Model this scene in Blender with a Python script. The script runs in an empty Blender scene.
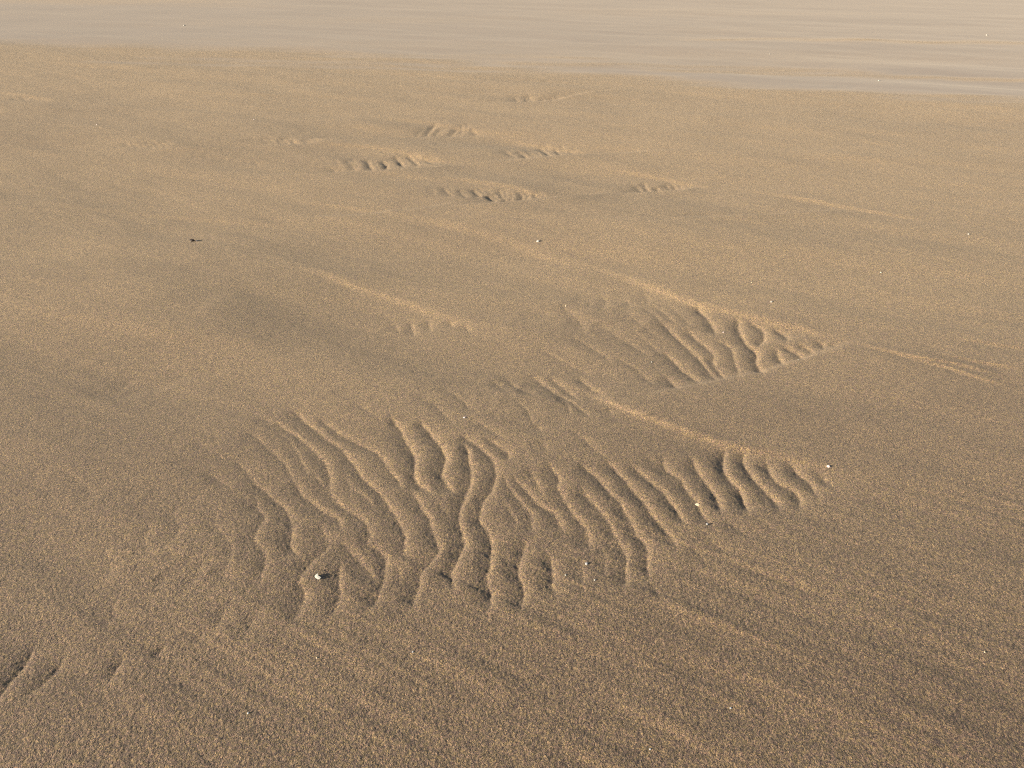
import bpy, math, random
import numpy as np

R = math.radians
scene = bpy.context.scene
C = scene.collection

# ------------------------------------------------------------------ camera
F_PX, HORIZON, CAM_H = 900.0, -70.0, 1.6
PITCH = math.atan((384 - HORIZON) / F_PX)
cd = bpy.data.cameras.new("camera")
cam = bpy.data.objects.new("camera", cd)
C.objects.link(cam)
cam.location = (0, 0, CAM_H)
cam.rotation_euler = (math.pi / 2 - PITCH, 0, 0)
cd.sensor_width = 36
cd.lens = F_PX / 1024 * 36
cd.clip_start = 0.02
cd.clip_end = 20000
scene.camera = cam

# ------------------------------------------------------------------ light
SUN_EL, SUN_AZ = R(15), R(250)        # azimuth clockwise from +Y (where the sun stands)
world = bpy.data.worlds.new("World")
scene.world = world
world.use_nodes = True
wn = world.node_tree.nodes
wl = world.node_tree.links
bg = wn["Background"]
sky = wn.new("ShaderNodeTexSky")
sky.sky_type = 'NISHITA'
sky.sun_disc = False
sky.sun_elevation = SUN_EL
sky.sun_rotation = SUN_AZ
sky.air_density = 1.0
sky.dust_density = 2.2
sky.ozone_density = 1.0
wl.new(sky.outputs[0], bg.inputs[0])
bg.inputs[1].default_value = 0.072
sd = bpy.data.lights.new("sun", 'SUN')
sun = bpy.data.objects.new("sun", sd)
C.objects.link(sun)
sd.energy = 5.0
sd.angle = R(0.55)
sd.color = (1.0, 0.885, 0.725)
sx, sy = math.sin(SUN_AZ), math.cos(SUN_AZ)
from mathutils import Vector
sv = Vector((sx * math.cos(SUN_EL), sy * math.cos(SUN_EL), math.sin(SUN_EL)))
sun.rotation_euler = sv.to_track_quat('Z', 'Y').to_euler()
sun.location = (-20, -7, 6)

scene.view_settings.view_transform = 'Standard'
scene.view_settings.look = 'None'
scene.view_settings.exposure = 0.57
scene.view_settings.gamma = 1.0
scene.render.engine = 'CYCLES'
scene.cycles.use_denoising = False
scene.cycles.filter_width = 1.1
scene.render.resolution_x = 1024
scene.render.resolution_y = 768

# ------------------------------------------------------------------ ground maths
ct, st = math.cos(PITCH), math.sin(PITCH)

def ground(px, py):
    """where the line of sight through a photo point meets level sand"""
    px = np.asarray(px, float); py = np.asarray(py, float)
    u = (px - 512) / F_PX; v = (384 - py) / F_PX
    dz = -st + v * ct; dy = ct + v * st
    t = CAM_H / -dz
    return u * t, dy * t

def photo(x, y):
    dep = y * ct + CAM_H * st
    px = 512 + F_PX * x / dep
    v = (y * st - CAM_H * ct) / dep
    return px, 384 - F_PX * v

def px_size(px, py):
    x, y = ground(px, py)
    return float((y * ct + CAM_H * st) / F_PX)

_rng = np.random.RandomState(7)
_tab = _rng.rand(512, 512)
def vnoise(x, y, seed=0):
    x = x + seed * 37.17; y = y + seed * 91.73
    xi = np.floor(x).astype(np.int64); yi = np.floor(y).astype(np.int64)
    fx = x - xi; fy = y - yi
    fx = fx * fx * fx * (fx * (fx * 6 - 15) + 10); fy = fy * fy * fy * (fy * (fy * 6 - 15) + 10)
    a = _tab[xi & 511, yi & 511]; b = _tab[(xi + 1) & 511, yi & 511]
    c = _tab[xi & 511, (yi + 1) & 511]; d = _tab[(xi + 1) & 511, (yi + 1) & 511]
    return (a + (b - a) * fx + (c - a) * fy + (a - b - c + d) * fx * fy) * 2 - 1

def fbm(x, y, seed, octs=3, gain=0.5):
    s = 0; a = 1; n = 0
    for k in range(octs):
        s = s + a * vnoise(x * 2 ** k, y * 2 ** k, seed + k * 5); n += a; a *= gain
    return s / n

def sstep(a, b, v):
    t = np.clip((v - a) / (b - a), 0, 1)
    return t * t * (3 - 2 * t)

# ------------------------------------------------------------------ the traced relief
# grooves between ripples: (strength, points along the foot of the steep lee side)
GROOVES = [
 (1.0,[(291,409),(309,424),(333,442),(345,452),(355,465),(362,477),(370,484),(378,491),(386,502),(392,512),(399,524),(404,537),(405,552),(410,561)]),
 (0.9,[(319,417),(336,431),(350,440),(365,447),(377,452),(386,465),(393,475),(405,490)]),
 (1.2,[(391,417),(401,431),(408,445),(415,462),(414,477),(420,485),(434,495)]),
 (0.9,[(410,485),(415,498),(422,510),(430,522),(436,541),(438,553),(430,564),(422,576),(418,591),(411,611)]),
 (1.3,[(419,421),(429,432),(440,445),(445,457),(442,471),(447,485),(458,494)]),
 (1.2,[(457,443),(468,448),(469,460),(472,477),(466,492),(461,510),(459,522),(463,535),(463,547),(458,562),(452,580),(454,594)]),
 (1.1,[(460,435),(476,445),(485,451),(494,463),(496,473),(492,490),(481,508),(479,522),(488,533),(491,546),(490,565),(488,585),(491,597),(490,614)]),
 (0.9,[(482,437),(497,445),(508,452),(507,462)]),
 (0.8,[(501,471),(507,484),(516,498),(525,507),(531,513),(531,525),(533,535)]),
 (1.0,[(511,474),(520,484),(529,493),(539,505),(552,514),(558,522),(562,533)]),
 (0.7,[(529,466),(536,482),(545,499)]),
 (1.1,[(527,540),(521,557),(518,572),(522,584),(524,596),(523,609)]),
 (1.1,[(548,552),(551,568),(553,585),(557,599)]),
 (0.9,[(549,461),(557,479),(559,492),(567,506),(579,521),(587,530),(590,543),(592,550)]),
 (0.5,[(580,556),(582,575),(585,588)]),
 (0.9,[(579,485),(587,497),(597,508),(607,520),(614,533),(621,546),(626,560),(625,575),(626,592)]),
 (1.1,[(579,462),(593,474),(607,490),(620,502),(627,515),(637,535),(646,546),(648,562),(648,579)]),
 (1.1,[(606,460),(620,475),(632,489),(642,501),(652,515),(663,528),(673,541),(678,550)]),
 (1.1,[(629,463),(645,476),(661,490),(669,500),(678,512),(688,527)]),
 (1.1,[(661,455),(667,468),(680,480),(689,492),(697,505),(705,518),(712,527)]),
 (1.2,[(690,455),(700,473),(711,487),(718,499),(723,514)]),
 (1.4,[(725,445),(724,463),(731,479),(741,490),(746,503),(750,513)]),
 (1.4,[(745,448),(746,463),(755,477),(766,490),(775,499),(781,509)]),
 (1.2,[(766,455),(771,470),(778,481),(789,487),(800,498),(800,509)]),
 (1.1,[(786,457),(800,473),(811,484),(818,497)]),
 (0.7,[(813,467),(824,476),(832,486)]),
 (0.8,[(272,421),(294,434),(306,443),(319,454),(327,467),(330,479),(329,490),(338,502),(349,511),(365,521),(371,535),(367,546),(377,551),(386,560),(386,577),(381,588),(378,600),(371,614)]),
 (0.8,[(293,479),(300,492),(312,503),(325,513),(339,521),(342,532)]),
 (0.6,[(317,519),(325,537),(327,550),(313,563),(305,574),(300,586),(304,597),(300,611),(291,628)]),
 (0.8,[(250,480),(266,492),(278,503),(288,512),(292,526),(292,538),(294,551),(301,561)]),
 (0.45,[(200,473),(216,479),(232,489)]),
 (0.6,[(261,496),(257,508),(266,520),(258,533),(255,543),(262,552),(265,566),(258,587)]),
 (0.3,[(222,508),(216,524),(225,540),(232,550),(231,563),(225,576),(241,589)]),
 (0.9,[(341,562),(339,585),(341,600),(333,618)]),
 (0.8,[(341,541),(350,554),(359,562),(369,573),(377,585)]),
 (1.1,[(372,547),(380,552),(386,562),(385,577)]),
 (1.0,[(300,584),(305,596),(299,609)]),
 (0.25,[(180,500),(174,515),(180,530),(170,548)]),
 (0.3,[(140,520),(150,530),(146,545),(155,560)]),
 # second patch, right
 (1.2,[(697,300),(705,310),(714,321),(717,329)]),
 (0.9,[(686,323),(697,333),(707,341),(714,349),(715,358),(726,374)]),
 (0.8,[(716,335),(731,342),(735,353),(740,369)]),
 (1.3,[(739,314),(742,330),(750,341),(757,346),(758,357),(764,369)]),
 (1.3,[(749,317),(763,324),(765,331),(760,342)]),
 (1.2,[(771,323),(786,330),(789,337)]),
 (1.1,[(776,343),(780,352),(785,361)]),
 (1.2,[(780,340),(796,347),(804,356)]),
 (1.1,[(798,340),(811,346),(814,350)]),
 (1.1,[(812,337),(823,341),(824,347)]),
 (0.9,[(829,340),(837,344)]),
 (0.9,[(660,315),(676,331),(691,344),(704,358),(717,375)]),
 (0.9,[(664,345),(682,363),(700,378)]),
 (0.9,[(665,371),(680,387)]),
 (0.3,[(640,330),(655,343),(668,352)]),
 (0.35,[(650,300),(662,306),(675,318)]),
 (0.25,[(600,290),(607,297),(604,306)]),
 (0.25,[(622,292),(630,300),(626,310)]),
 (0.2,[(585,292),(590,300),(587,308)]),
 # between the patches
 (0.7,[(577,372),(591,386),(607,398)]),
 (0.6,[(549,373),(565,386),(580,398)]),
 (0.7,[(528,370),(550,386),(575,403),(591,416)]),
 (0.4,[(505,374),(520,387),(538,396)]),
 (0.35,[(490,377),(508,391)]),
 (0.6,[(560,396),(568,404),(569,414)]),
 (0.6,[(536,424),(541,433)]),
 (0.6,[(608,405),(612,413)]),
 (0.3,[(470,405),(480,415)]),
 # near bottom left
 (0.8,[(37,644),(25,668),(14,681),(2,698),(-12,716)]),
 (0.6,[(68,652),(56,672),(44,686),(22,702)]),
 (0.8,[(127,653),(121,664),(109,684)]),
 (0.7,[(169,644),(163,653),(155,662)]),
 (0.3,[(205,632),(198,645)]),
 (0.4,[(225,455),(245,470),(262,490)]),
 (0.45,[(245,430),(265,445),(285,465),(293,482)]),
 (0.4,[(258,413),(285,438),(300,458),(308,480)]),
 (0.3,[(205,560),(198,580),(185,600)]),
 (0.35,[(232,600),(225,615),(210,640)]),
 (0.35,[(265,598),(256,620),(240,645)]),
 (0.25,[(170,570),(160,590),(150,610)]),
 (0.22,[(100,540),(112,560),(104,585)]),
 (0.22,[(60,470),(82,485),(96,505)]),
 (0.25,[(190,440),(215,452),(232,468)]),
 (0.22,[(120,600),(112,618),(95,640)]),
 (0.35,[(700,528),(715,545),(732,557)]),
 (0.3,[(722,516),(738,530),(752,540)]),
 (0.3,[(752,514),(768,526),(785,535)]),
 (0.3,[(650,582),(660,600),(672,612)]),
 (0.3,[(690,545),(705,562),(722,574)]),
 (0.35,[(440,385),(460,398),(474,413)]),
 (0.3,[(418,395),(440,410),(455,427)]),
 (0.35,[(515,398),(528,410),(534,424)]),
 (0.35,[(470,420),(490,430),(507,441)]),
 (0.3,[(350,400),(372,414),(388,430)]),
 (0.3,[(560,300),(575,312),(586,326)]),
 (0.35,[(600,320),(625,335),(652,353)]),
 (0.35,[(615,352),(638,366),(656,382)]),
 (0.3,[(572,332),(598,348),(615,360)]),
 (0.35,[(642,302),(656,312),(668,326)]),
 (0.3,[(630,310),(645,322),(660,335)]),
 (0.3,[(540,345),(565,358),(590,372)]),
 (0.25,[(640,285),(648,293),(645,302)]),
 (0.3,[(668,300),(680,309),(690,322)]),
 (0.45,[(470,505),(474,518)]),
 (0.5,[(436,498),(446,512),(452,525)]),
 (0.5,[(500,500),(512,515),(518,530)]),
 (0.5,[(340,470),(352,488),(366,500),(380,515)]),
 (0.5,[(310,470),(322,486),(338,496)]),
 (0.4,[(500,545),(506,560),(506,580)]),
 (0.5,[(640,452),(655,462),(668,476),(680,492)]),
 (0.4,[(540,440),(550,452)]),
 (0.4,[(570,430),(590,445),(604,458)]),
 (0.4,[(390,560),(400,575),(398,592)]),
 (0.5,[(600,545),(604,562),(603,580)]),
 # small one beside the long bright step
 (0.5,[(394,316),(399,329)]),(0.7,[(410,315),(414,331)]),(0.6,[(428,314),(431,328)]),(0.6,[(449,315),(454,324)]),(0.6,[(465,320),(471,328)]),
 (0.15,[(185,368),(178,378),(160,388)]),(0.12,[(130,372),(126,382),(112,392)]),
]
# far patches: larger because only large ones show at that distance
FAR = [
 (1.0,[(445,189),(453,197)]),(1.0,[(458,188),(467,197)]),(1.5,[(473,189),(480,196)]),(1.9,[(484,192),(494,200)]),
 (2.1,[(502,190),(505,197),(512,203)]),(2.1,[(515,190),(521,194),(519,201)]),(1.4,[(534,193),(541,198)]),
 (1.2,[(328,164),(337,171)]),(1.5,[(349,160),(357,169)]),(1.7,[(365,159),(371,169)]),(1.7,[(382,158),(387,168)]),(1.7,[(397,157),(405,165)]),(1.6,[(411,156),(421,164)]),(1.4,[(425,157),(438,162)]),
 (1.7,[(463,125),(462,132)]),(1.8,[(457,126),(449,133)]),(1.6,[(434,125),(427,133)]),(1.6,[(445,126),(438,133)]),(1.3,[(471,127),(477,132)]),(1.0,[(422,126),(415,133)]),
 (1.3,[(504,149),(513,155)]),(1.5,[(516,149),(528,156)]),(1.6,[(528,149),(539,155)]),(1.7,[(542,145),(551,154)]),(1.7,[(557,145),(564,153)]),(1.4,[(569,147),(578,152)]),
]
for x in (517, 524, 531, 539, 546, 553): FAR.append((1.6, [(x, 96.5), (x + 4, 101)]))
for x in (262, 269, 277, 285, 293, 300, 307): FAR.append((0.9 + (x > 275) * .6, [(x, 139), (x + 6, 143.5)]))
for x in (124, 132, 139, 146, 153, 160): FAR.append((0.8 + (x > 140) * .6, [(x, 143), (x + 7, 148)]))
for x in (638, 647, 656, 665, 674): FAR.append((1.2, [(x, 181), (x + 5, 188)]))
for x in (205, 213, 221, 229, 237, 245, 252): FAR.append((0.5, [(x, 154 + (x - 205) * .12), (x + 5, 159 + (x - 205) * .1)]))
for x in (835, 842, 849): FAR.append((0.8, [(x, 87), (x + 3, 89)]))
for x in (15, 24, 32, 39): FAR.append((0.8, [(x, 97), (x + 5, 99.5)]))

# steps: the sand stands higher on the far/right side of the line. (height mm, face width px, fall-off px, points)
STEPS = [
 (6.5, 9, 50, [(290,262),(335,278),(380,292),(420,305),(452,315),(490,325)]),
 (7, 9, 60, [(395,212),(445,223),(500,238),(560,258),(620,275)]),
 (8, 9, 60, [(560,254),(620,273),(680,295),(730,309),(790,324),(850,341),(910,352)]),
 (3, 3, 12, [(845,340),(880,349),(920,358),(960,366),(1010,378)]),
 (2.4, 3, 10, [(890,352),(940,366),(985,380),(1020,390)]),
 (2.4, 3, 10, [(930,352),(975,362),(1030,372)]),
 (2.0, 3, 10, [(950,338),(990,344),(1040,352)]),
 (7, 7, 50, [(545,372),(590,392),(612,403),(650,418),(700,437),(740,448),(790,458),(835,470),(870,482)]),
 (6, 7, 40, [(880,334),(845,343),(810,353),(760,367),(700,380),(655,392),(612,405)]),
 (7, 14, 80, [(-20,300),(60,317),(130,330),(200,341),(260,349),(320,353)]),
 (3, 10, 40, [(270,365),(200,375),(160,386),(110,398),(60,398)]),
 (3, 10, 40, [(240,290),(210,305),(190,325)]),
 # distant lips
 (10, 4, 25, [(290,142),(360,147),(400,152),(440,160),(470,164)]),
 (8, 4, 25, [(470,164),(450,164),(420,167),(380,170),(300,173),(240,173)]),
 (10, 4, 25, [(350,117),(400,119),(440,123),(480,130),(520,134),(550,138)]),
 (8, 4, 25, [(500,132),(460,134),(400,136),(330,138),(250,140)]),
 (10, 4, 25, [(490,135),(520,139),(550,144),(580,149),(610,151)]),
 (8, 4, 25, [(700,149),(600,152),(570,154),(530,157),(470,161)]),
 (9, 4, 25, [(430,176),(480,182),(520,189),(545,197)]),
 (9, 4, 25, [(620,190),(585,194),(545,199),(505,203),(440,207)]),
 (8, 4, 20, [(600,166),(635,171),(670,177),(705,184),(730,188)]),
 (8, 4, 20, [(705,183),(680,186),(650,189),(620,191)]),
 (9, 4, 20, [(730,187),(770,192),(800,197),(840,205),(890,214),(960,225)]),
 (7, 4, 20, [(850,205),(830,209),(780,213),(720,217),(650,220)]),
 (9, 3, 16, [(440,76),(520,80),(580,84),(620,89)]),
 (8, 3, 16, [(640,88),(590,93),(540,101),(470,103)]),
 (9, 3, 14, [(-20,90),(10,93),(40,98),(60,102)]),
 (7, 3, 16, [(330,142),(290,145),(240,147),(170,149),(120,151)]),
 (8, 5, 22, [(140,90),(200,94),(290,97),(360,99)]),
 (6, 6, 26, [(-20,196),(60,205),(180,216),(300,226),(400,235)]),
 (5, 5, 25, [(470,200),(420,208),(340,214),(280,216)]),
 (6, 5, 25, [(250,195),(320,203),(380,211),(430,220)]),
 # long faint combed lines, lower right
 (1.6, 8, 20, [(640,642),(700,664),(745,682),(790,699)]),
 (1.9, 8, 20, [(585,692),(640,718),(704,750),(730,762)]),
 (1.5, 8, 20, [(545,742),(600,767),(640,785)]),
 (1.3, 8, 20, [(680,684),(720,703),(760,724)]),
 (1.3, 8, 20, [(640,600),(700,622),(760,645)]),
 (1.2, 8, 20, [(560,632),(620,655),(680,680)]),
 (1.3, 8, 20, [(900,592),(950,607),(1010,628)]),
 (1.2, 8, 20, [(820,640),(880,665),(950,690)]),
 (1.2, 8, 20, [(720,560),(790,582),(850,603)]),
 (1.0, 8, 20, [(680,560),(730,588),(790,610)]),
 (1.2, 8, 20, [(860,700),(920,722),(990,745)]),
 (1.2, 8, 20, [(380,650),(440,668),(500,692)]),
 (1.2, 8, 20, [(330,690),(390,715),(450,745)]),
]
DIPS = [ # broad hollows and swells: (height mm, centre, radii px, turn deg)
 (-16, (345, 312), (110, 26), 6), (8, (190, 290), (90, 30), 5), (-12, (150, 380), (120, 26), 5), (-9, (500, 365), (120, 22), 8),
 (-8, (660, 345), (90, 30), 12), (7, (560, 232), (150, 16), 5), (-9, (330, 245), (160, 14), 6), (-12, (600, 172), (160, 9), 4), (10, (800, 245), (200, 18), 5), (-14, (480, 140), (120, 7), 3), (8, (60, 290), (120, 24), 8), (1, (440, 520), (210, 75), 5), (-1, (740, 480), (90, 28), 20),
 (-4, (760, 345), (70, 20), 10), (3, (690, 400), (80, 14), 8), (-3, (120, 560), (120, 60), 20),
]

def smooth_line(pts, step):
    P = np.array(pts, float)
    if len(P) == 2:
        P = np.array([P[0], (P[0] + P[1]) / 2, P[1]])
    E = np.vstack([2 * P[0] - P[1], P, 2 * P[-1] - P[-2]])
    out = []
    for i in range(1, len(E) - 2):
        n = max(2, int(np.hypot(*(E[i + 1] - E[i])) / step))
        for k in range(n):
            t = k / n
            out.append(0.5 * ((2 * E[i]) + (-E[i-1] + E[i+1]) * t + (2*E[i-1] - 5*E[i] + 4*E[i+1] - E[i+2]) * t*t
                              + (-E[i-1] + 3*E[i] - 3*E[i+1] + E[i+2]) * t**3))
    out.append(P[-1])
    return np.array(out)

# ------------------------------------------------------------------ the sand sheet
NR, NC = 1150, 1300
rows_py = np.concatenate([np.linspace(930, 40, NR - 170), np.linspace(40, HORIZON + 6, 130)[1:]])
ry = ground(np.zeros_like(rows_py) + 512, rows_py)[1]
far = np.geomspace(ry[-1], 9000, 28)[1:]
back = np.linspace(-6, ry[0], 24)[:-1]
ys = np.concatenate([back, ry, far])
inner = np.linspace(-0.72, 0.72, NC)
outer = 0.72 + np.cumsum(np.geomspace(0.004, 1.6, 42))
us = np.concatenate([-outer[::-1], inner, outer])
offs = CAM_H * st / ct
ss = np.maximum(ys + offs, ry[0] + offs)
X = us[None, :] * (ss * ct)[:, None]
Y = np.repeat(ys[:, None], len(us), 1)
PX, PY = photo(X, np.maximum(Y, 0.2))
fade = 1 - sstep(12, 45, Y)

WX = X + 0.006 * fbm(X * 16, Y * 16, 3, 2) + 0.0015 * vnoise(X * 50, Y * 50, 9)
WY = Y + 0.010 * fbm(X * 11, Y * 11, 4, 2)
Z = np.zeros_like(X)
G = np.zeros_like(X)

def line_field(pts, reach, step_px=3):
    """distance, side and run along a line for the sheet points within reach; yields window"""
    S = smooth_line(pts, step_px)
    gx, gy = ground(S[:, 0], S[:, 1])
    x0, x1, y0, y1 = gx.min() - reach, gx.max() + reach, gy.min() - reach, gy.max() + reach
    r0 = np.searchsorted(ys, y0 - .05); r1 = np.searchsorted(ys, y1 + .05)
    if r1 - r0 < 1: return None
    sub = X[r0:r1]
    cols = np.where(((sub > x0) & (sub < x1)).any(0))[0]
    if len(cols) == 0: return None
    c0, c1 = cols[0], cols[-1] + 1
    wx = WX[r0:r1, c0:c1]; wy = WY[r0:r1, c0:c1]
    best = np.full(wx.shape, 1e9); side = np.ones_like(wx); run = np.zeros_like(wx)
    L = 0.0
    for i in range(len(gx) - 1):
        dx, dy = gx[i+1] - gx[i], gy[i+1] - gy[i]
        l = math.hypot(dx, dy)
        if l < 1e-9: continue
        t = np.clip(((wx - gx[i]) * dx + (wy - gy[i]) * dy) / (l * l), 0, 1)
        ex = wx - gx[i] - t * dx; ey = wy - gy[i] - t * dy
        d = ex * ex + ey * ey
        m = d < best
        best[m] = d[m]
        side[m] = np.sign(dx * ey - dy * ex)[m]
        run[m] = (L + t * l)[m]
        L += l
    return (slice(r0, r1), slice(c0, c1)), np.sqrt(best), side, run, L

def mid_px(pts):
    a = np.mean([p[0] for p in pts]); b = np.mean([p[1] for p in pts])
    return px_size(a, b)

DEPTH = 0.0079
def groove(amp, pts, far_one=False):
    s = mid_px(pts)
    if far_one:
        w1, w2, dep = 5.4 * s, 1.9 * s, 0.0072 * amp
    else:
        w1 = 12.5 * 0.0031; w2 = 3.7 * 0.0031
        dep = DEPTH * amp
        if amp < .5: w1 *= .8
        if pts[0][0] < 240 and pts[0][1] > 600: w1 *= .55; w2 *= .7; dep *= .8
        if pts[0][1] < 400: w1 *= .95; dep *= 1.1
    r = line_field(pts, w1 * 4)
    if r is None: return
    win, d, side, run, L = r
    tl = min(L * .4, 0.065) if not far_one else L * .22
    tap = sstep(-0.25 * tl, 1.15 * tl, run) * sstep(-0.4 * tl, .9 * tl, L - run) * sstep(3.2 * tl, .6 * tl, np.maximum(d, 0) * ((run < 1e-4) | (run > L - 1e-4)))
    wob = 1 + 0.16 * vnoise(run * 22, run * 0 + amp * 9 + pts[0][0], 2)
    e = 0.0010 if not far_one else 0.6 * s
    dd = np.sqrt(d * d + e * e) - e
    prof = np.where(side < 0, np.exp(-(dd / w1) ** 1.2), (.5 * np.exp(-dd / (.6 * w2)) + .5 * np.exp(-dd / (2.8 * w2))))
    # past the ends of a line both sides fade together
    G[win] += (dep * tap * wob * prof) ** 2.6

def step(hmm, wpx, fpx, pts):
    s = mid_px(pts)
    ws, wf = wpx * s * (.5 if wpx < 3.5 or (225 < pts[0][1] < 540 and 6 <= wpx <= 9) else .8), fpx * s * 1.15
    r = line_field(pts, wf * 3, 6)
    if r is None: return
    win, d, side, run, L = r
    tl = L * .35
    tap = sstep(0, tl, run) * sstep(0, tl, L - run)
    sd_ = d * side
    prof = np.tanh(sd_ / ws) * np.exp(-(d / wf) ** 1.3) * .5
    Z[win] += hmm * .001 * tap * prof

def STEP_K(p):
    yy = sum(q[1] for q in p) / len(p)
    if p[0][0] > p[-1][0] and yy < 225: return 3.0
    if 335 < yy < 385 and p[0][0] > 843 and p[0][0] < p[-1][0]: return 3.0
    return 1.35 if yy < 225 else (1.6 if yy < 540 else 3.2)
for a, p in GROOVES: groove(a, p)
fr = random.Random(11)
for a, p in FAR:
    ox, k = fr.uniform(-2.2, 2.2), fr.uniform(.7, 1.25)
    st_ = fr.uniform(.75, 1.35); mx, my = p[len(p) // 2]
    q = [(mx + (x - mx) * st_ + ox, my + (y - my) * st_ + .15 * ox) for x, y in p]
    if len(q) == 2:      # give each its own bend
        q.insert(1, ((q[0][0] + q[1][0]) / 2 + fr.uniform(-1.6, 2.0), (q[0][1] + q[1][1]) / 2))
    groove(min(a, 1.7) * k * 1.0, q, True)
    groove(a * .55 * fr.uniform(.6, 1.2), [(x + fr.uniform(3.5, 6), y - fr.uniform(.4, 1.6)) for x, y in q], True)
    if fr.random() < .55: groove(a * .3, [(x - fr.uniform(9, 16), y - fr.uniform(-.5, 1.2)) for x, y in q], True)
Z -= G ** (1 / 2.6)
for h, w, f, p in STEPS: step(h * STEP_K(p), w, f, p)
for h, (cx, cy), (rx, ry_), deg in DIPS:
    c, s = math.cos(R(deg)), math.sin(R(deg))
    a = ((PX - cx) * c + (PY - cy) * s) / (rx * 1.25); b = (-(PX - cx) * s + (PY - cy) * c) / (ry_ * 1.25)
    Z += 1.7 * h * .001 * np.exp(-(a * a + b * b)) * (Y > 0)

# natural unevenness
ang = R(-28)
U = X * math.cos(ang) + Y * math.sin(ang); V = -X * math.sin(ang) + Y * math.cos(ang)
Z += 0.024 * fbm(U * .35, V * 1.1, 21, 3) * fade
Z += 0.0062 * fbm(U * 1.2, V * 4.0, 31, 3) * fade
# faint combed lines running from the far left to the near right
g1_, g2_ = ground(591, 696), ground(704, 749)
a2 = math.atan2(g2_[1] - g1_[1], g2_[0] - g1_[0]); print('comb', math.degrees(a2))
U2 = X * math.cos(a2) + Y * math.sin(a2); V2 = -X * math.sin(a2) + Y * math.cos(a2)
comb = fbm(U2 * 1.6, V2 * 19, 41, 2)
Z += 0.0019 * fbm(U2 * 2.2, V2 * 36, 47, 2) * sstep(430, 620, PY + (PX - 512) * .15) * fade * (.5 + .5 * vnoise(X * 1.7, Y * 1.7, 48))
Z += 0.0030 * comb * sstep(500, 660, PY + (PX - 512) * .12) * fade * (.55 + .45 * vnoise(X * 1.3, Y * 1.3, 44))
Z += 0.00035 * fbm(X * 28, Y * 28, 51, 3, .6) * (1 - sstep(3, 9, Y))
# lumpy floor of the rippled hollows
hol = np.exp(-(((PX - 450) / 190) ** 2 + ((PY - 520) / 80) ** 2)) + .6 * np.exp(-(((PX - 700) / 110) ** 2 + ((PY - 335) / 40) ** 2))
Z += 0.0005 * fbm(X * 11, Y * 11, 61, 2, .5) * hol
hol2 = np.exp(-(((PX - 605) / 70) ** 2 + ((PY - 312) / 26) ** 2)) + .9 * np.exp(-(((PX - 520) / 75) ** 2 + ((PY - 405) / 26) ** 2)) + .7 * np.exp(-(((PX - 175) / 90) ** 2 + ((PY - 545) / 70) ** 2)) + .6 * np.exp(-(((PX - 110) / 70) ** 2 + ((PY - 385) / 22) ** 2))
ri = 1 - np.abs(fbm(U * 9 + 3, V * 6, 63, 2)) * 2
Z += 0.0022 * ri * hol2
# grain clumps, real relief where they are big enough to be seen
gfade = 1 - sstep(1.9, 3.4, Y)
Z += 0.00042 * vnoise(X * 165, Y * 120, 71) * gfade + 0.00038 * vnoise(X * 230, Y * 190, 72) * gfade

# ------------------------------------------------------------------ where the beach is wet
edge_x = [-400, 0, 120, 200, 300, 380, 450, 500, 560, 620, 700, 800, 900, 1024, 1500]
edge_y = [44, 44, 46, 50, 53, 57, 61, 68, 72, 76, 84, 90, 95, 99, 105]
nz = fbm(X * .5, Y * .25, 81, 3)
eb = np.interp(PX, edge_x, edge_y) + 3 * nz
wet = 1 - sstep(-5, 5, PY - eb + 3 * vnoise(PX * .006, PY * .35, 84))
def streak(x0, y0, x1, y1, w, v, arr):
    t = (PX - x0) / (x1 - x0)
    yy = y0 + (y1 - y0) * t + 1.0 * vnoise(PX * .013, PX * 0 + y0, 83)
    m = np.exp(-((PY - yy) / w) ** 2) * (.75 + .6 * vnoise(PX * .02, PY * .5, 85)) * sstep(0, .12, t) * (1 - sstep(.85, 1, t))
    return arr + (v - arr) * np.clip(m * 1.2, 0, 1) * abs(1)
wet = streak(640, 37, 1300, 49, 1.6, 0.1, wet)
wet = streak(470, 61, 900, 73, 2.2, 0.3, wet)
wet = streak(620, 69, 1200, 84, 1.8, 0.3, wet)
wet = streak(-200, 44, 330, 55, 2.4, 0.0, wet)
wet = streak(130, 57, 480, 66, 1.6, 0.75, wet)
wet = streak(60, 62, 380, 66, 1.3, 0.5, wet)
wet = streak(300, 66, 560, 72, 1.4, 0.6, wet)
wet = streak(860, 98, 1300, 108, 2.4, 0.35, wet)
wet = streak(-300, -5, 300, 3, 4.0, 0.7, wet)
wet = streak(330, 53, 640, 59, 1.4, 0.45, wet)
wet *= (Y > 8)
wet += .22 * fbm(X * .12, Y * .5, 91, 3) * (wet > .5)
wet = np.clip(wet, 0, 1)
Z -= wet * 0.006

nr, nc = X.shape
me = bpy.data.meshes.new("sand")
co = np.stack([X, Y, Z], -1).reshape(-1, 3).astype(np.float32)
me.vertices.add(nr * nc)
me.vertices.foreach_set("co", co.ravel())
idx = np.arange(nr * nc).reshape(nr, nc)
q = np.stack([idx[:-1, :-1], idx[:-1, 1:], idx[1:, 1:], idx[1:, :-1]], -1).reshape(-1, 4)
me.loops.add(q.size)
me.loops.foreach_set("vertex_index", q.ravel().astype(np.int32))
me.polygons.add(len(q))
me.polygons.foreach_set("loop_start", (np.arange(len(q)) * 4).astype(np.int32))
me.polygons.foreach_set("use_smooth", np.ones(len(q), bool))
me.update(calc_edges=True)
at = me.attributes.new("wet", 'FLOAT', 'POINT')
at.data.foreach_set("value", wet.ravel().astype(np.float32))

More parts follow.
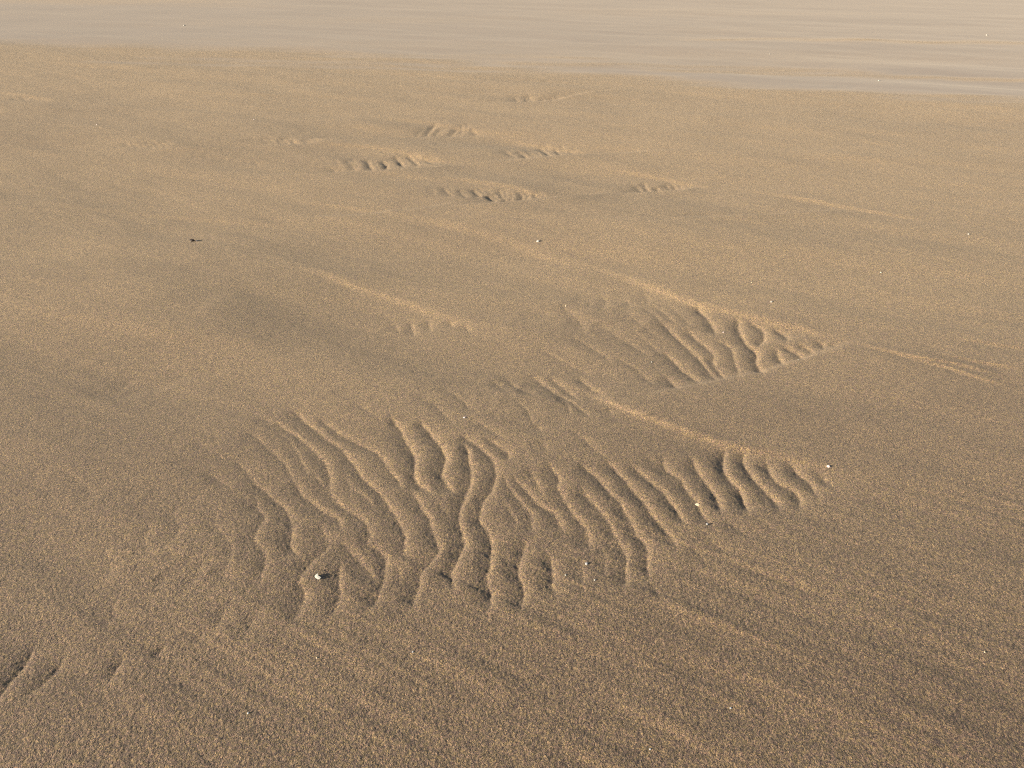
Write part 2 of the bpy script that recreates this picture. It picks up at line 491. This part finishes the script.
painted_near_shade = np.clip(1 - sstep(1.4, 4.8, Y) + .45 * fbm(X * .45, Y * .8, 95, 4, .6), 0, 1)  # near sand darkened in colour, imitating less light returned at steep view angles
at = me.attributes.new('painted_near_shade', 'FLOAT', 'POINT')
at.data.foreach_set('value', painted_near_shade.ravel().astype(np.float32))

def height_at(x, y):
    r = int(np.clip(np.searchsorted(ys, y), 1, nr - 1))
    if abs(ys[r-1] - y) < abs(ys[r] - y): r -= 1
    c = int(np.argmin(abs(X[r] - x)))
    return float(Z[r, c])

# ------------------------------------------------------------------ materials
def new_mat(name):
    m = bpy.data.materials.new(name); m.use_nodes = True
    return m, m.node_tree.nodes, m.node_tree.links, m.node_tree.nodes["Principled BSDF"]

def noise(n, l, vec, scale, detail=2, rough=.5):
    t = n.new("ShaderNodeTexNoise"); t.inputs["Scale"].default_value = scale
    t.inputs["Detail"].default_value = detail; t.inputs["Roughness"].default_value = rough
    l.new(vec, t.inputs["Vector"]); return t.outputs["Fac"]

def ramp(n, l, fac, stops):
    r = n.new("ShaderNodeValToRGB"); e = r.color_ramp.elements
    while len(e) < len(stops): e.new(.5)
    for k, (p, c) in enumerate(stops):
        e[k].position = p; e[k].color = (*c, 1)
    l.new(fac, r.inputs[0]); return r.outputs[0]

def mix(n, l, fac, a, b, mode='MIX'):
    m = n.new("ShaderNodeMix"); m.data_type = 'RGBA'; m.blend_type = mode
    for s, v in ((m.inputs[0], fac), (m.inputs[6], a), (m.inputs[7], b)):
        if hasattr(v, 'links'): l.new(v, s)
        else: s.default_value = v if not isinstance(v, tuple) else (*v, 1)
    return m.outputs[2]

def math_(n, l, op, a, b):
    m = n.new("ShaderNodeMath"); m.operation = op
    for s, v in ((m.inputs[0], a), (m.inputs[1], b)):
        if hasattr(v, 'links'): l.new(v, s)
        else: s.default_value = v
    return m.outputs[0]

sand, n, l, p = new_mat("damp_sand")
tc = n.new("ShaderNodeTexCoord").outputs["Object"]
wa = n.new("ShaderNodeAttribute"); wa.attribute_name = "wet"
wetf = wa.outputs["Fac"]
base = ramp(n, l, noise(n, l, tc, 1.7, 4, .6), [(.3, (.380, .287, .176)), (.7, (.418, .316, .194))])
# single coloured grains: brown, cream, grey and rust
vor = n.new("ShaderNodeTexVoronoi"); vor.inputs["Scale"].default_value = 330
l.new(tc, vor.inputs["Vector"])
sep = n.new("ShaderNodeSeparateColor"); l.new(vor.outputs["Color"], sep.inputs[0])
grain = ramp(n, l, sep.outputs[0], [(0, (.24, .22, .25)), (.25, (.62, .62, .70)), (.5, (1.0, .98, .92)), (.8, (1.22, 1.14, 1.0)), (1, (1.9, 1.72, 1.48))])
base = mix(n, l, 0.9, base, grain, 'MULTIPLY')
tint = n.new('ShaderNodeTexNoise'); tint.inputs['Scale'].default_value = 120; l.new(tc, tint.inputs['Vector'])
tr = ramp(n, l, tint.outputs['Fac'], [(.38, (.98, .90, 1.05)), (.5, (1, 1, 1)), (.62, (1.02, 1.03, .84))])
base = mix(n, l, .8, base, tr, 'MULTIPLY')
vor2 = n.new("ShaderNodeTexVoronoi"); vor2.inputs["Scale"].default_value = 150
l.new(tc, vor2.inputs["Vector"])
sep2 = n.new("ShaderNodeSeparateColor"); l.new(vor2.outputs["Color"], sep2.inputs[0])
base = mix(n, l, 1.0, base, ramp(n, l, sep2.outputs[0], [(0, (.76, .75, .78)), (1, (1.25, 1.23, 1.17))]), 'MULTIPLY')
painted_near_shade = n.new('ShaderNodeAttribute'); painted_near_shade.attribute_name = 'painted_near_shade'
base = mix(n, l, painted_near_shade.outputs['Fac'], base, mix(n, l, 1.0, base, (.62, .60, .64), 'MULTIPLY'))  # brightness gradient from near to far painted into the sand colour
patchy = ramp(n, l, noise(n, l, tc, 45, 3, .6), [(.3, (.97, .96, 1.0)), (.7, (1.03, 1.03, .99))])
base = mix(n, l, 1.0, base, patchy, 'MULTIPLY')
wetc = ramp(n, l, noise(n, l, tc, .6, 3), [(.3, (.275, .220, .180)), (.7, (.32, .255, .205))])
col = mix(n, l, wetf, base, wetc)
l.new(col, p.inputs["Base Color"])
mr = n.new("ShaderNodeMapRange"); l.new(wetf, mr.inputs[0])
mr.inputs[3].default_value = .72; mr.inputs[4].default_value = .46
l.new(mr.outputs[0], p.inputs["Roughness"])
p.inputs["Specular IOR Level"].default_value = .4
shm = n.new('ShaderNodeMapRange'); l.new(wetf, shm.inputs[0]); shm.inputs[3].default_value = .27; shm.inputs[4].default_value = .17
l.new(shm.outputs[0], p.inputs['Sheen Weight'])
p.inputs['Sheen Roughness'].default_value = .5
p.inputs['Sheen Tint'].default_value = (1, .86, .68, 1)
# grain relief in metres
h1 = noise(n, l, tc, 185, 3, .6)
h2 = noise(n, l, tc, 420, 2, .5)
hh = math_(n, l, 'ADD', math_(n, l, 'MULTIPLY', h1, .0038), math_(n, l, 'MULTIPLY', h2, .0027))
bstr = n.new("ShaderNodeMapRange"); l.new(wetf, bstr.inputs[0])
bstr.inputs[3].default_value = 1.0; bstr.inputs[4].default_value = .12
bp = n.new("ShaderNodeBump"); bp.inputs["Distance"].default_value = 1.0
l.new(bstr.outputs[0], bp.inputs["Strength"]); l.new(hh, bp.inputs["Height"])
l.new(bp.outputs[0], p.inputs["Normal"])

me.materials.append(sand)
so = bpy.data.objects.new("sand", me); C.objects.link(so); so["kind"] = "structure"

# ------------------------------------------------------------------ shells and pebbles
def shell_mat(name, c1, c2, rough=.45):
    m, n, l, p = new_mat(name)
    tc = n.new("ShaderNodeTexCoord").outputs["Object"]
    l.new(ramp(n, l, noise(n, l, tc, 260, 3), [(.35, c1), (.65, c2)]), p.inputs["Base Color"])
    p.inputs["Roughness"].default_value = rough
    b = n.new("ShaderNodeBump"); b.inputs["Distance"].default_value = .0006; b.inputs["Strength"].default_value = .5
    l.new(noise(n, l, tc, 600, 2), b.inputs["Height"]); l.new(b.outputs[0], p.inputs["Normal"])
    return m
M_WHITE = shell_mat("white_shell", (.52, .50, .43), (.64, .62, .55))
M_CREAM = shell_mat("cream_shell", (.72, .60, .40), (.82, .72, .52))
M_PINK = shell_mat("pink_shell", (.72, .58, .55), (.82, .72, .68))
M_GREY = shell_mat("grey_shell", (.34, .34, .35), (.46, .46, .46))
M_DARK = shell_mat("dark_stone", (.035, .026, .022), (.075, .052, .036), .6)
M_RUST = shell_mat("brown_stone", (.12, .06, .025), (.20, .10, .04), .6)

def mesh_obj(name, V, Fc, m):
    me = bpy.data.meshes.new(name); me.from_pydata([tuple(v) for v in V], [], Fc); me.materials.append(m)
    for f in me.polygons: f.use_smooth = True
    o = bpy.data.objects.new(name, me); C.objects.link(o); return o

def cockle_verts(w, rnd, jag=.0, ribs=11, cover=1.0):
    """half a ribbed shell: a fan-shaped dome with scalloped rim and real thickness"""
    na, nrad = 44, 12
    V = []; Fc = []
    def surf(i, j, off):
        a = (-1 + 2 * i / na) * math.pi * .62 * cover
        r = j / nrad
        rim = 1 - .12 * abs(math.sin(a * .8)) + jag * edge[i]
        rr = r * rim
        x = math.sin(a) * rr * w * .52
        y = (math.cos(a) * rr - .35) * w * .5
        dome = math.sqrt(max(0, 1 - (rr * .92) ** 2)) * w * .22 * (1 - .3 * max(0, (y / w)))
        dome += w * .014 * math.cos(a * ribs * 1.6) * r
        return (x, y, dome - off)
    edge = [rnd.uniform(-1, 1) for _ in range(na + 1)]
    for off in (0, w * .05):
        for j in range(nrad + 1):
            for i in range(na + 1): V.append(surf(i, j, off))
    W = na + 1; T = W * (nrad + 1)
    for j in range(nrad):
        for i in range(na):
            a = j * W + i
            Fc.append((a, a + 1, a + W + 1, a + W)); Fc.append((T + a, T + a + W, T + a + W + 1, T + a + 1))
    for i in range(na):
        a = nrad * W + i; Fc.append((a, a + 1, T + a + 1, T + a))
    for j in range(nrad):
        a = j * W; Fc.append((a, a + W, T + a + W, T + a))
        a = j * W + na; Fc.append((a, T + a, T + a + W, a + W))
    return V, Fc

def stone_verts(w, d, h, rnd, rough=.16):
    import bmesh
    bm = bmesh.new(); bmesh.ops.create_icosphere(bm, subdivisions=4, radius=1)
    ks = [(Vector((rnd.gauss(0, 1), rnd.gauss(0, 1), rnd.gauss(0, 1))).normalized(), rnd.uniform(.4, .9)) for _ in range(7)]
    V = []
    for v in bm.verts:
        c = v.co.copy()
        for k, cut in ks:                       # worn facets
            dd = c.dot(k) - cut
            if dd > 0: c -= k * dd * .65
        c *= 1 + rough * .35 * math.sin(c.x * 4 + ks[0][1] * 9) * math.cos(c.y * 3.4 + c.z * 2)
        V.append((c.x * w / 2, c.y * d / 2, c.z * h / 2 + h * .22))
    Fc = [[v.index for v in f.verts] for f in bm.faces]
    bm.free(); return V, Fc

def chip_verts(w, d, t, rnd):
    """broken piece of shell: a curved, jagged plate"""
    k = 14
    rim = [rnd.uniform(.68, 1.05) for _ in range(k)]
    V = []; Fc = []
    rings = 5
    for side in (1, -1):
        for j in range(rings + 1):
            for i in range(k):
                a = 2 * math.pi * i / k; r = j / rings * rim[i]
                x, y = math.cos(a) * r * w / 2, math.sin(a) * r * d / 2
                z = .28 * w * (1 - r * r) * .8 + side * t * .5 * (1 - .6 * (j / rings) ** 3)
                V.append((x, y, z))
    T = k * (rings + 1)
    for j in range(rings):
        for i in range(k):
            a = j * k + i; b = j * k + (i + 1) % k
            Fc.append((a, a + k, b + k, b)); Fc.append((T + a, T + b, T + b + k, T + a + k))
    for i in range(k):
        a = rings * k + i; b = rings * k + (i + 1) % k
        Fc.append((a, T + a, T + b, b))
    return V, Fc

def put(o, px, py, rot=(0, 0, 0), sink=0.0):
    x, y = ground(px, py); x, y = float(x), float(y)
    if len(rot) == 4:            # lean the outer face towards a direction, then spin it
        q = Vector(rot[:3]).to_track_quat('Z', 'Y') @ __import__('mathutils').Quaternion((0, 0, 1), R(rot[3]))
        o.rotation_euler = q.to_euler()
    else: o.rotation_euler = [R(a) for a in rot]
    m3 = o.rotation_euler.to_matrix()
    zs = [(m3 @ v.co).z for v in o.data.vertices]
    o.location = (x, y, height_at(x, y) - min(zs) - .42 * (max(zs) - min(zs)))

def tag(o, label, cat, group=None):
    o["label"] = label; o["category"] = cat
    if group: o["group"] = group

rnd = random.Random(5)
# the one dark pebble with its pale chip of shell beside it
s = px_size(193, 240)
o = mesh_obj("pebble", *stone_verts(6.2 * s, 4.6 * s, 4.4 * s, rnd), M_DARK)
put(o, 192.5, 241, (0, 0, 15)); tag(o, "dark brown pebble casting a long thin shadow on the far left of the sand", "pebble")
o = mesh_obj("shell_chip", *chip_verts(2.2 * s, 1.8 * s, .3 * s, rnd), M_PINK)
put(o, 196.6, 241, (20, -30, 60)); tag(o, "tiny pale shell chip touching the right side of the dark pebble", "shell chip")

# the biggest white shell, in a hollow of the ripples
s = px_size(318, 577)
o = mesh_obj("seashell", *cockle_verts(8.6 * s, rnd, .06), M_WHITE)
put(o, 318, 580.5, (-.22, -.30, 1.0, 165)); tag(o, "largest bright white broken seashell, lying in a ripple hollow on the left", "seashell")

s = px_size(698, 503)
o = mesh_obj("seashell", *cockle_verts(6.5 * s, rnd, .05, cover=.8), M_CREAM)
put(o, 697.5, 504, (-.35, -.75, .85, 15)); tag(o, "small cream shell lying on a ripple crest above a white pebble", "seashell")

s = px_size(707, 524)
o = mesh_obj("pebble", *stone_verts(2.8 * s, 2.8 * s, 2.8 * s, rnd), M_GREY)
put(o, 707, 525.5, (0, 0, 40)); tag(o, "small rounded white pebble at the lower foot of the right-hand ripples", "pebble")

s = px_size(829, 465)
o = mesh_obj("shell_chip", *chip_verts(4.4 * s, 4.0 * s, .5 * s, rnd), M_PINK)
put(o, 828.5, 466.5, (-.5, -.4, 1.2, 30)); tag(o, "pinkish white shell chip just above the pointed right tip of the near ripple patch", "shell chip")

CHIPS = [ # px, py, size px, material, label
 (538, 240, 4.0, M_WHITE, "bright white shell chip alone on smooth sand right of the middle distance hollow"),
 (968.5, 233.5, 2.6, M_WHITE, "white shell speck on smooth sand near the right edge of the photo"),
 (881, 271, 2.6, M_WHITE, "white shell speck on smooth sand above the far ripple patch's right tip"),
 (771.5, 300, 2.8, M_WHITE, "white shell speck just above the pale lip of the far ripple patch"),
 (752, 280, 1.8, M_CREAM, "faint cream shell speck on smooth sand upper right of the far ripple patch"),
 (724, 326.5, 2.6, M_PINK, "pale pink shell speck among the ripples of the far patch, upper part"),
 (799, 356, 2.2, M_WHITE, "pale shell speck at the lower right foot of the far ripple patch"),
 (464.5, 418, 3.0, M_PINK, "pinkish shell chip on smooth sand above the middle of the near ripples"),
 (586.5, 564, 3.8, M_GREY, "greyish shell chip below the near ripples, uppermost of three close together"),
 (565.5, 576.5, 2.4, M_WHITE, "tiny white shell chip, leftmost of three below the near ripples"),
 (594.5, 581.5, 2.8, M_WHITE, "tiny white shell chip, lowest of three below the near ripples"),
 (248.5, 714, 3.2, M_GREY, "grey white shell chip on grainy sand at the lower left"),
 (730.5, 709, 3.0, M_GREY, "pale shell chip on grainy sand at the lower right centre"),
 (650, 750, 3.2, M_GREY, "grey shell chip near the bottom edge right of centre"),
 (413, 654, 2.6, M_GREY, "tiny grey shell chip on plain sand below the near ripples"),
 (317, 660, 2.4, M_CREAM, "tiny cream shell chip on plain sand below the largest seashell"),
 (652, 356.5, 2.0, M_WHITE, "tiny pale shell speck at the left end of the far ripple patch"),
 (566, 302, 2.0, M_CREAM, "tiny cream shell speck on faint bumps left of the far ripple patch"),
 (984.5, 652, 2.2, M_CREAM, "tiny cream shell chip on plain sand at the lower right edge"),
 (97, 125.5, 1.9, M_PINK, "tiny pale shell speck on distant smooth sand at the upper left"),
 (254, 119.5, 1.8, M_PINK, "tiny pale shell speck on distant smooth sand left of the farthest ripples"),
]
for px, py, sz, m, lab in CHIPS:
    s = px_size(px, py)
    o = mesh_obj("shell_chip", *chip_verts(sz * s, sz * s * rnd.uniform(.8, 1.1), sz * s * .12, rnd), m)
    put(o, px, py + sz * .3, (-.6 + rnd.uniform(-.25, .25), -.4 + rnd.uniform(-.3, .3), 1.5, rnd.uniform(0, 360)))
    tag(o, lab, "shell chip")
for px, py, sz, lab in [(184.5, 25, 2.3, "far white pebble on the wet beach at the upper left"),
                        (986.5, 35.5, 2.2, "far white pebble on the wet beach at the upper right corner"),
                        (879, 80, 2.0, "far pale pebble in the grey wet strip at the right"),
                        (770, 54, 1.3, "faint far pale pebble on wet beach right of centre")]:
    s = px_size(px, py)
    o = mesh_obj("pebble", *stone_verts(sz * s, sz * s, sz * s * .9, rnd), M_WHITE)
    put(o, px, py, (0, 0, 30)); tag(o, lab, "pebble")
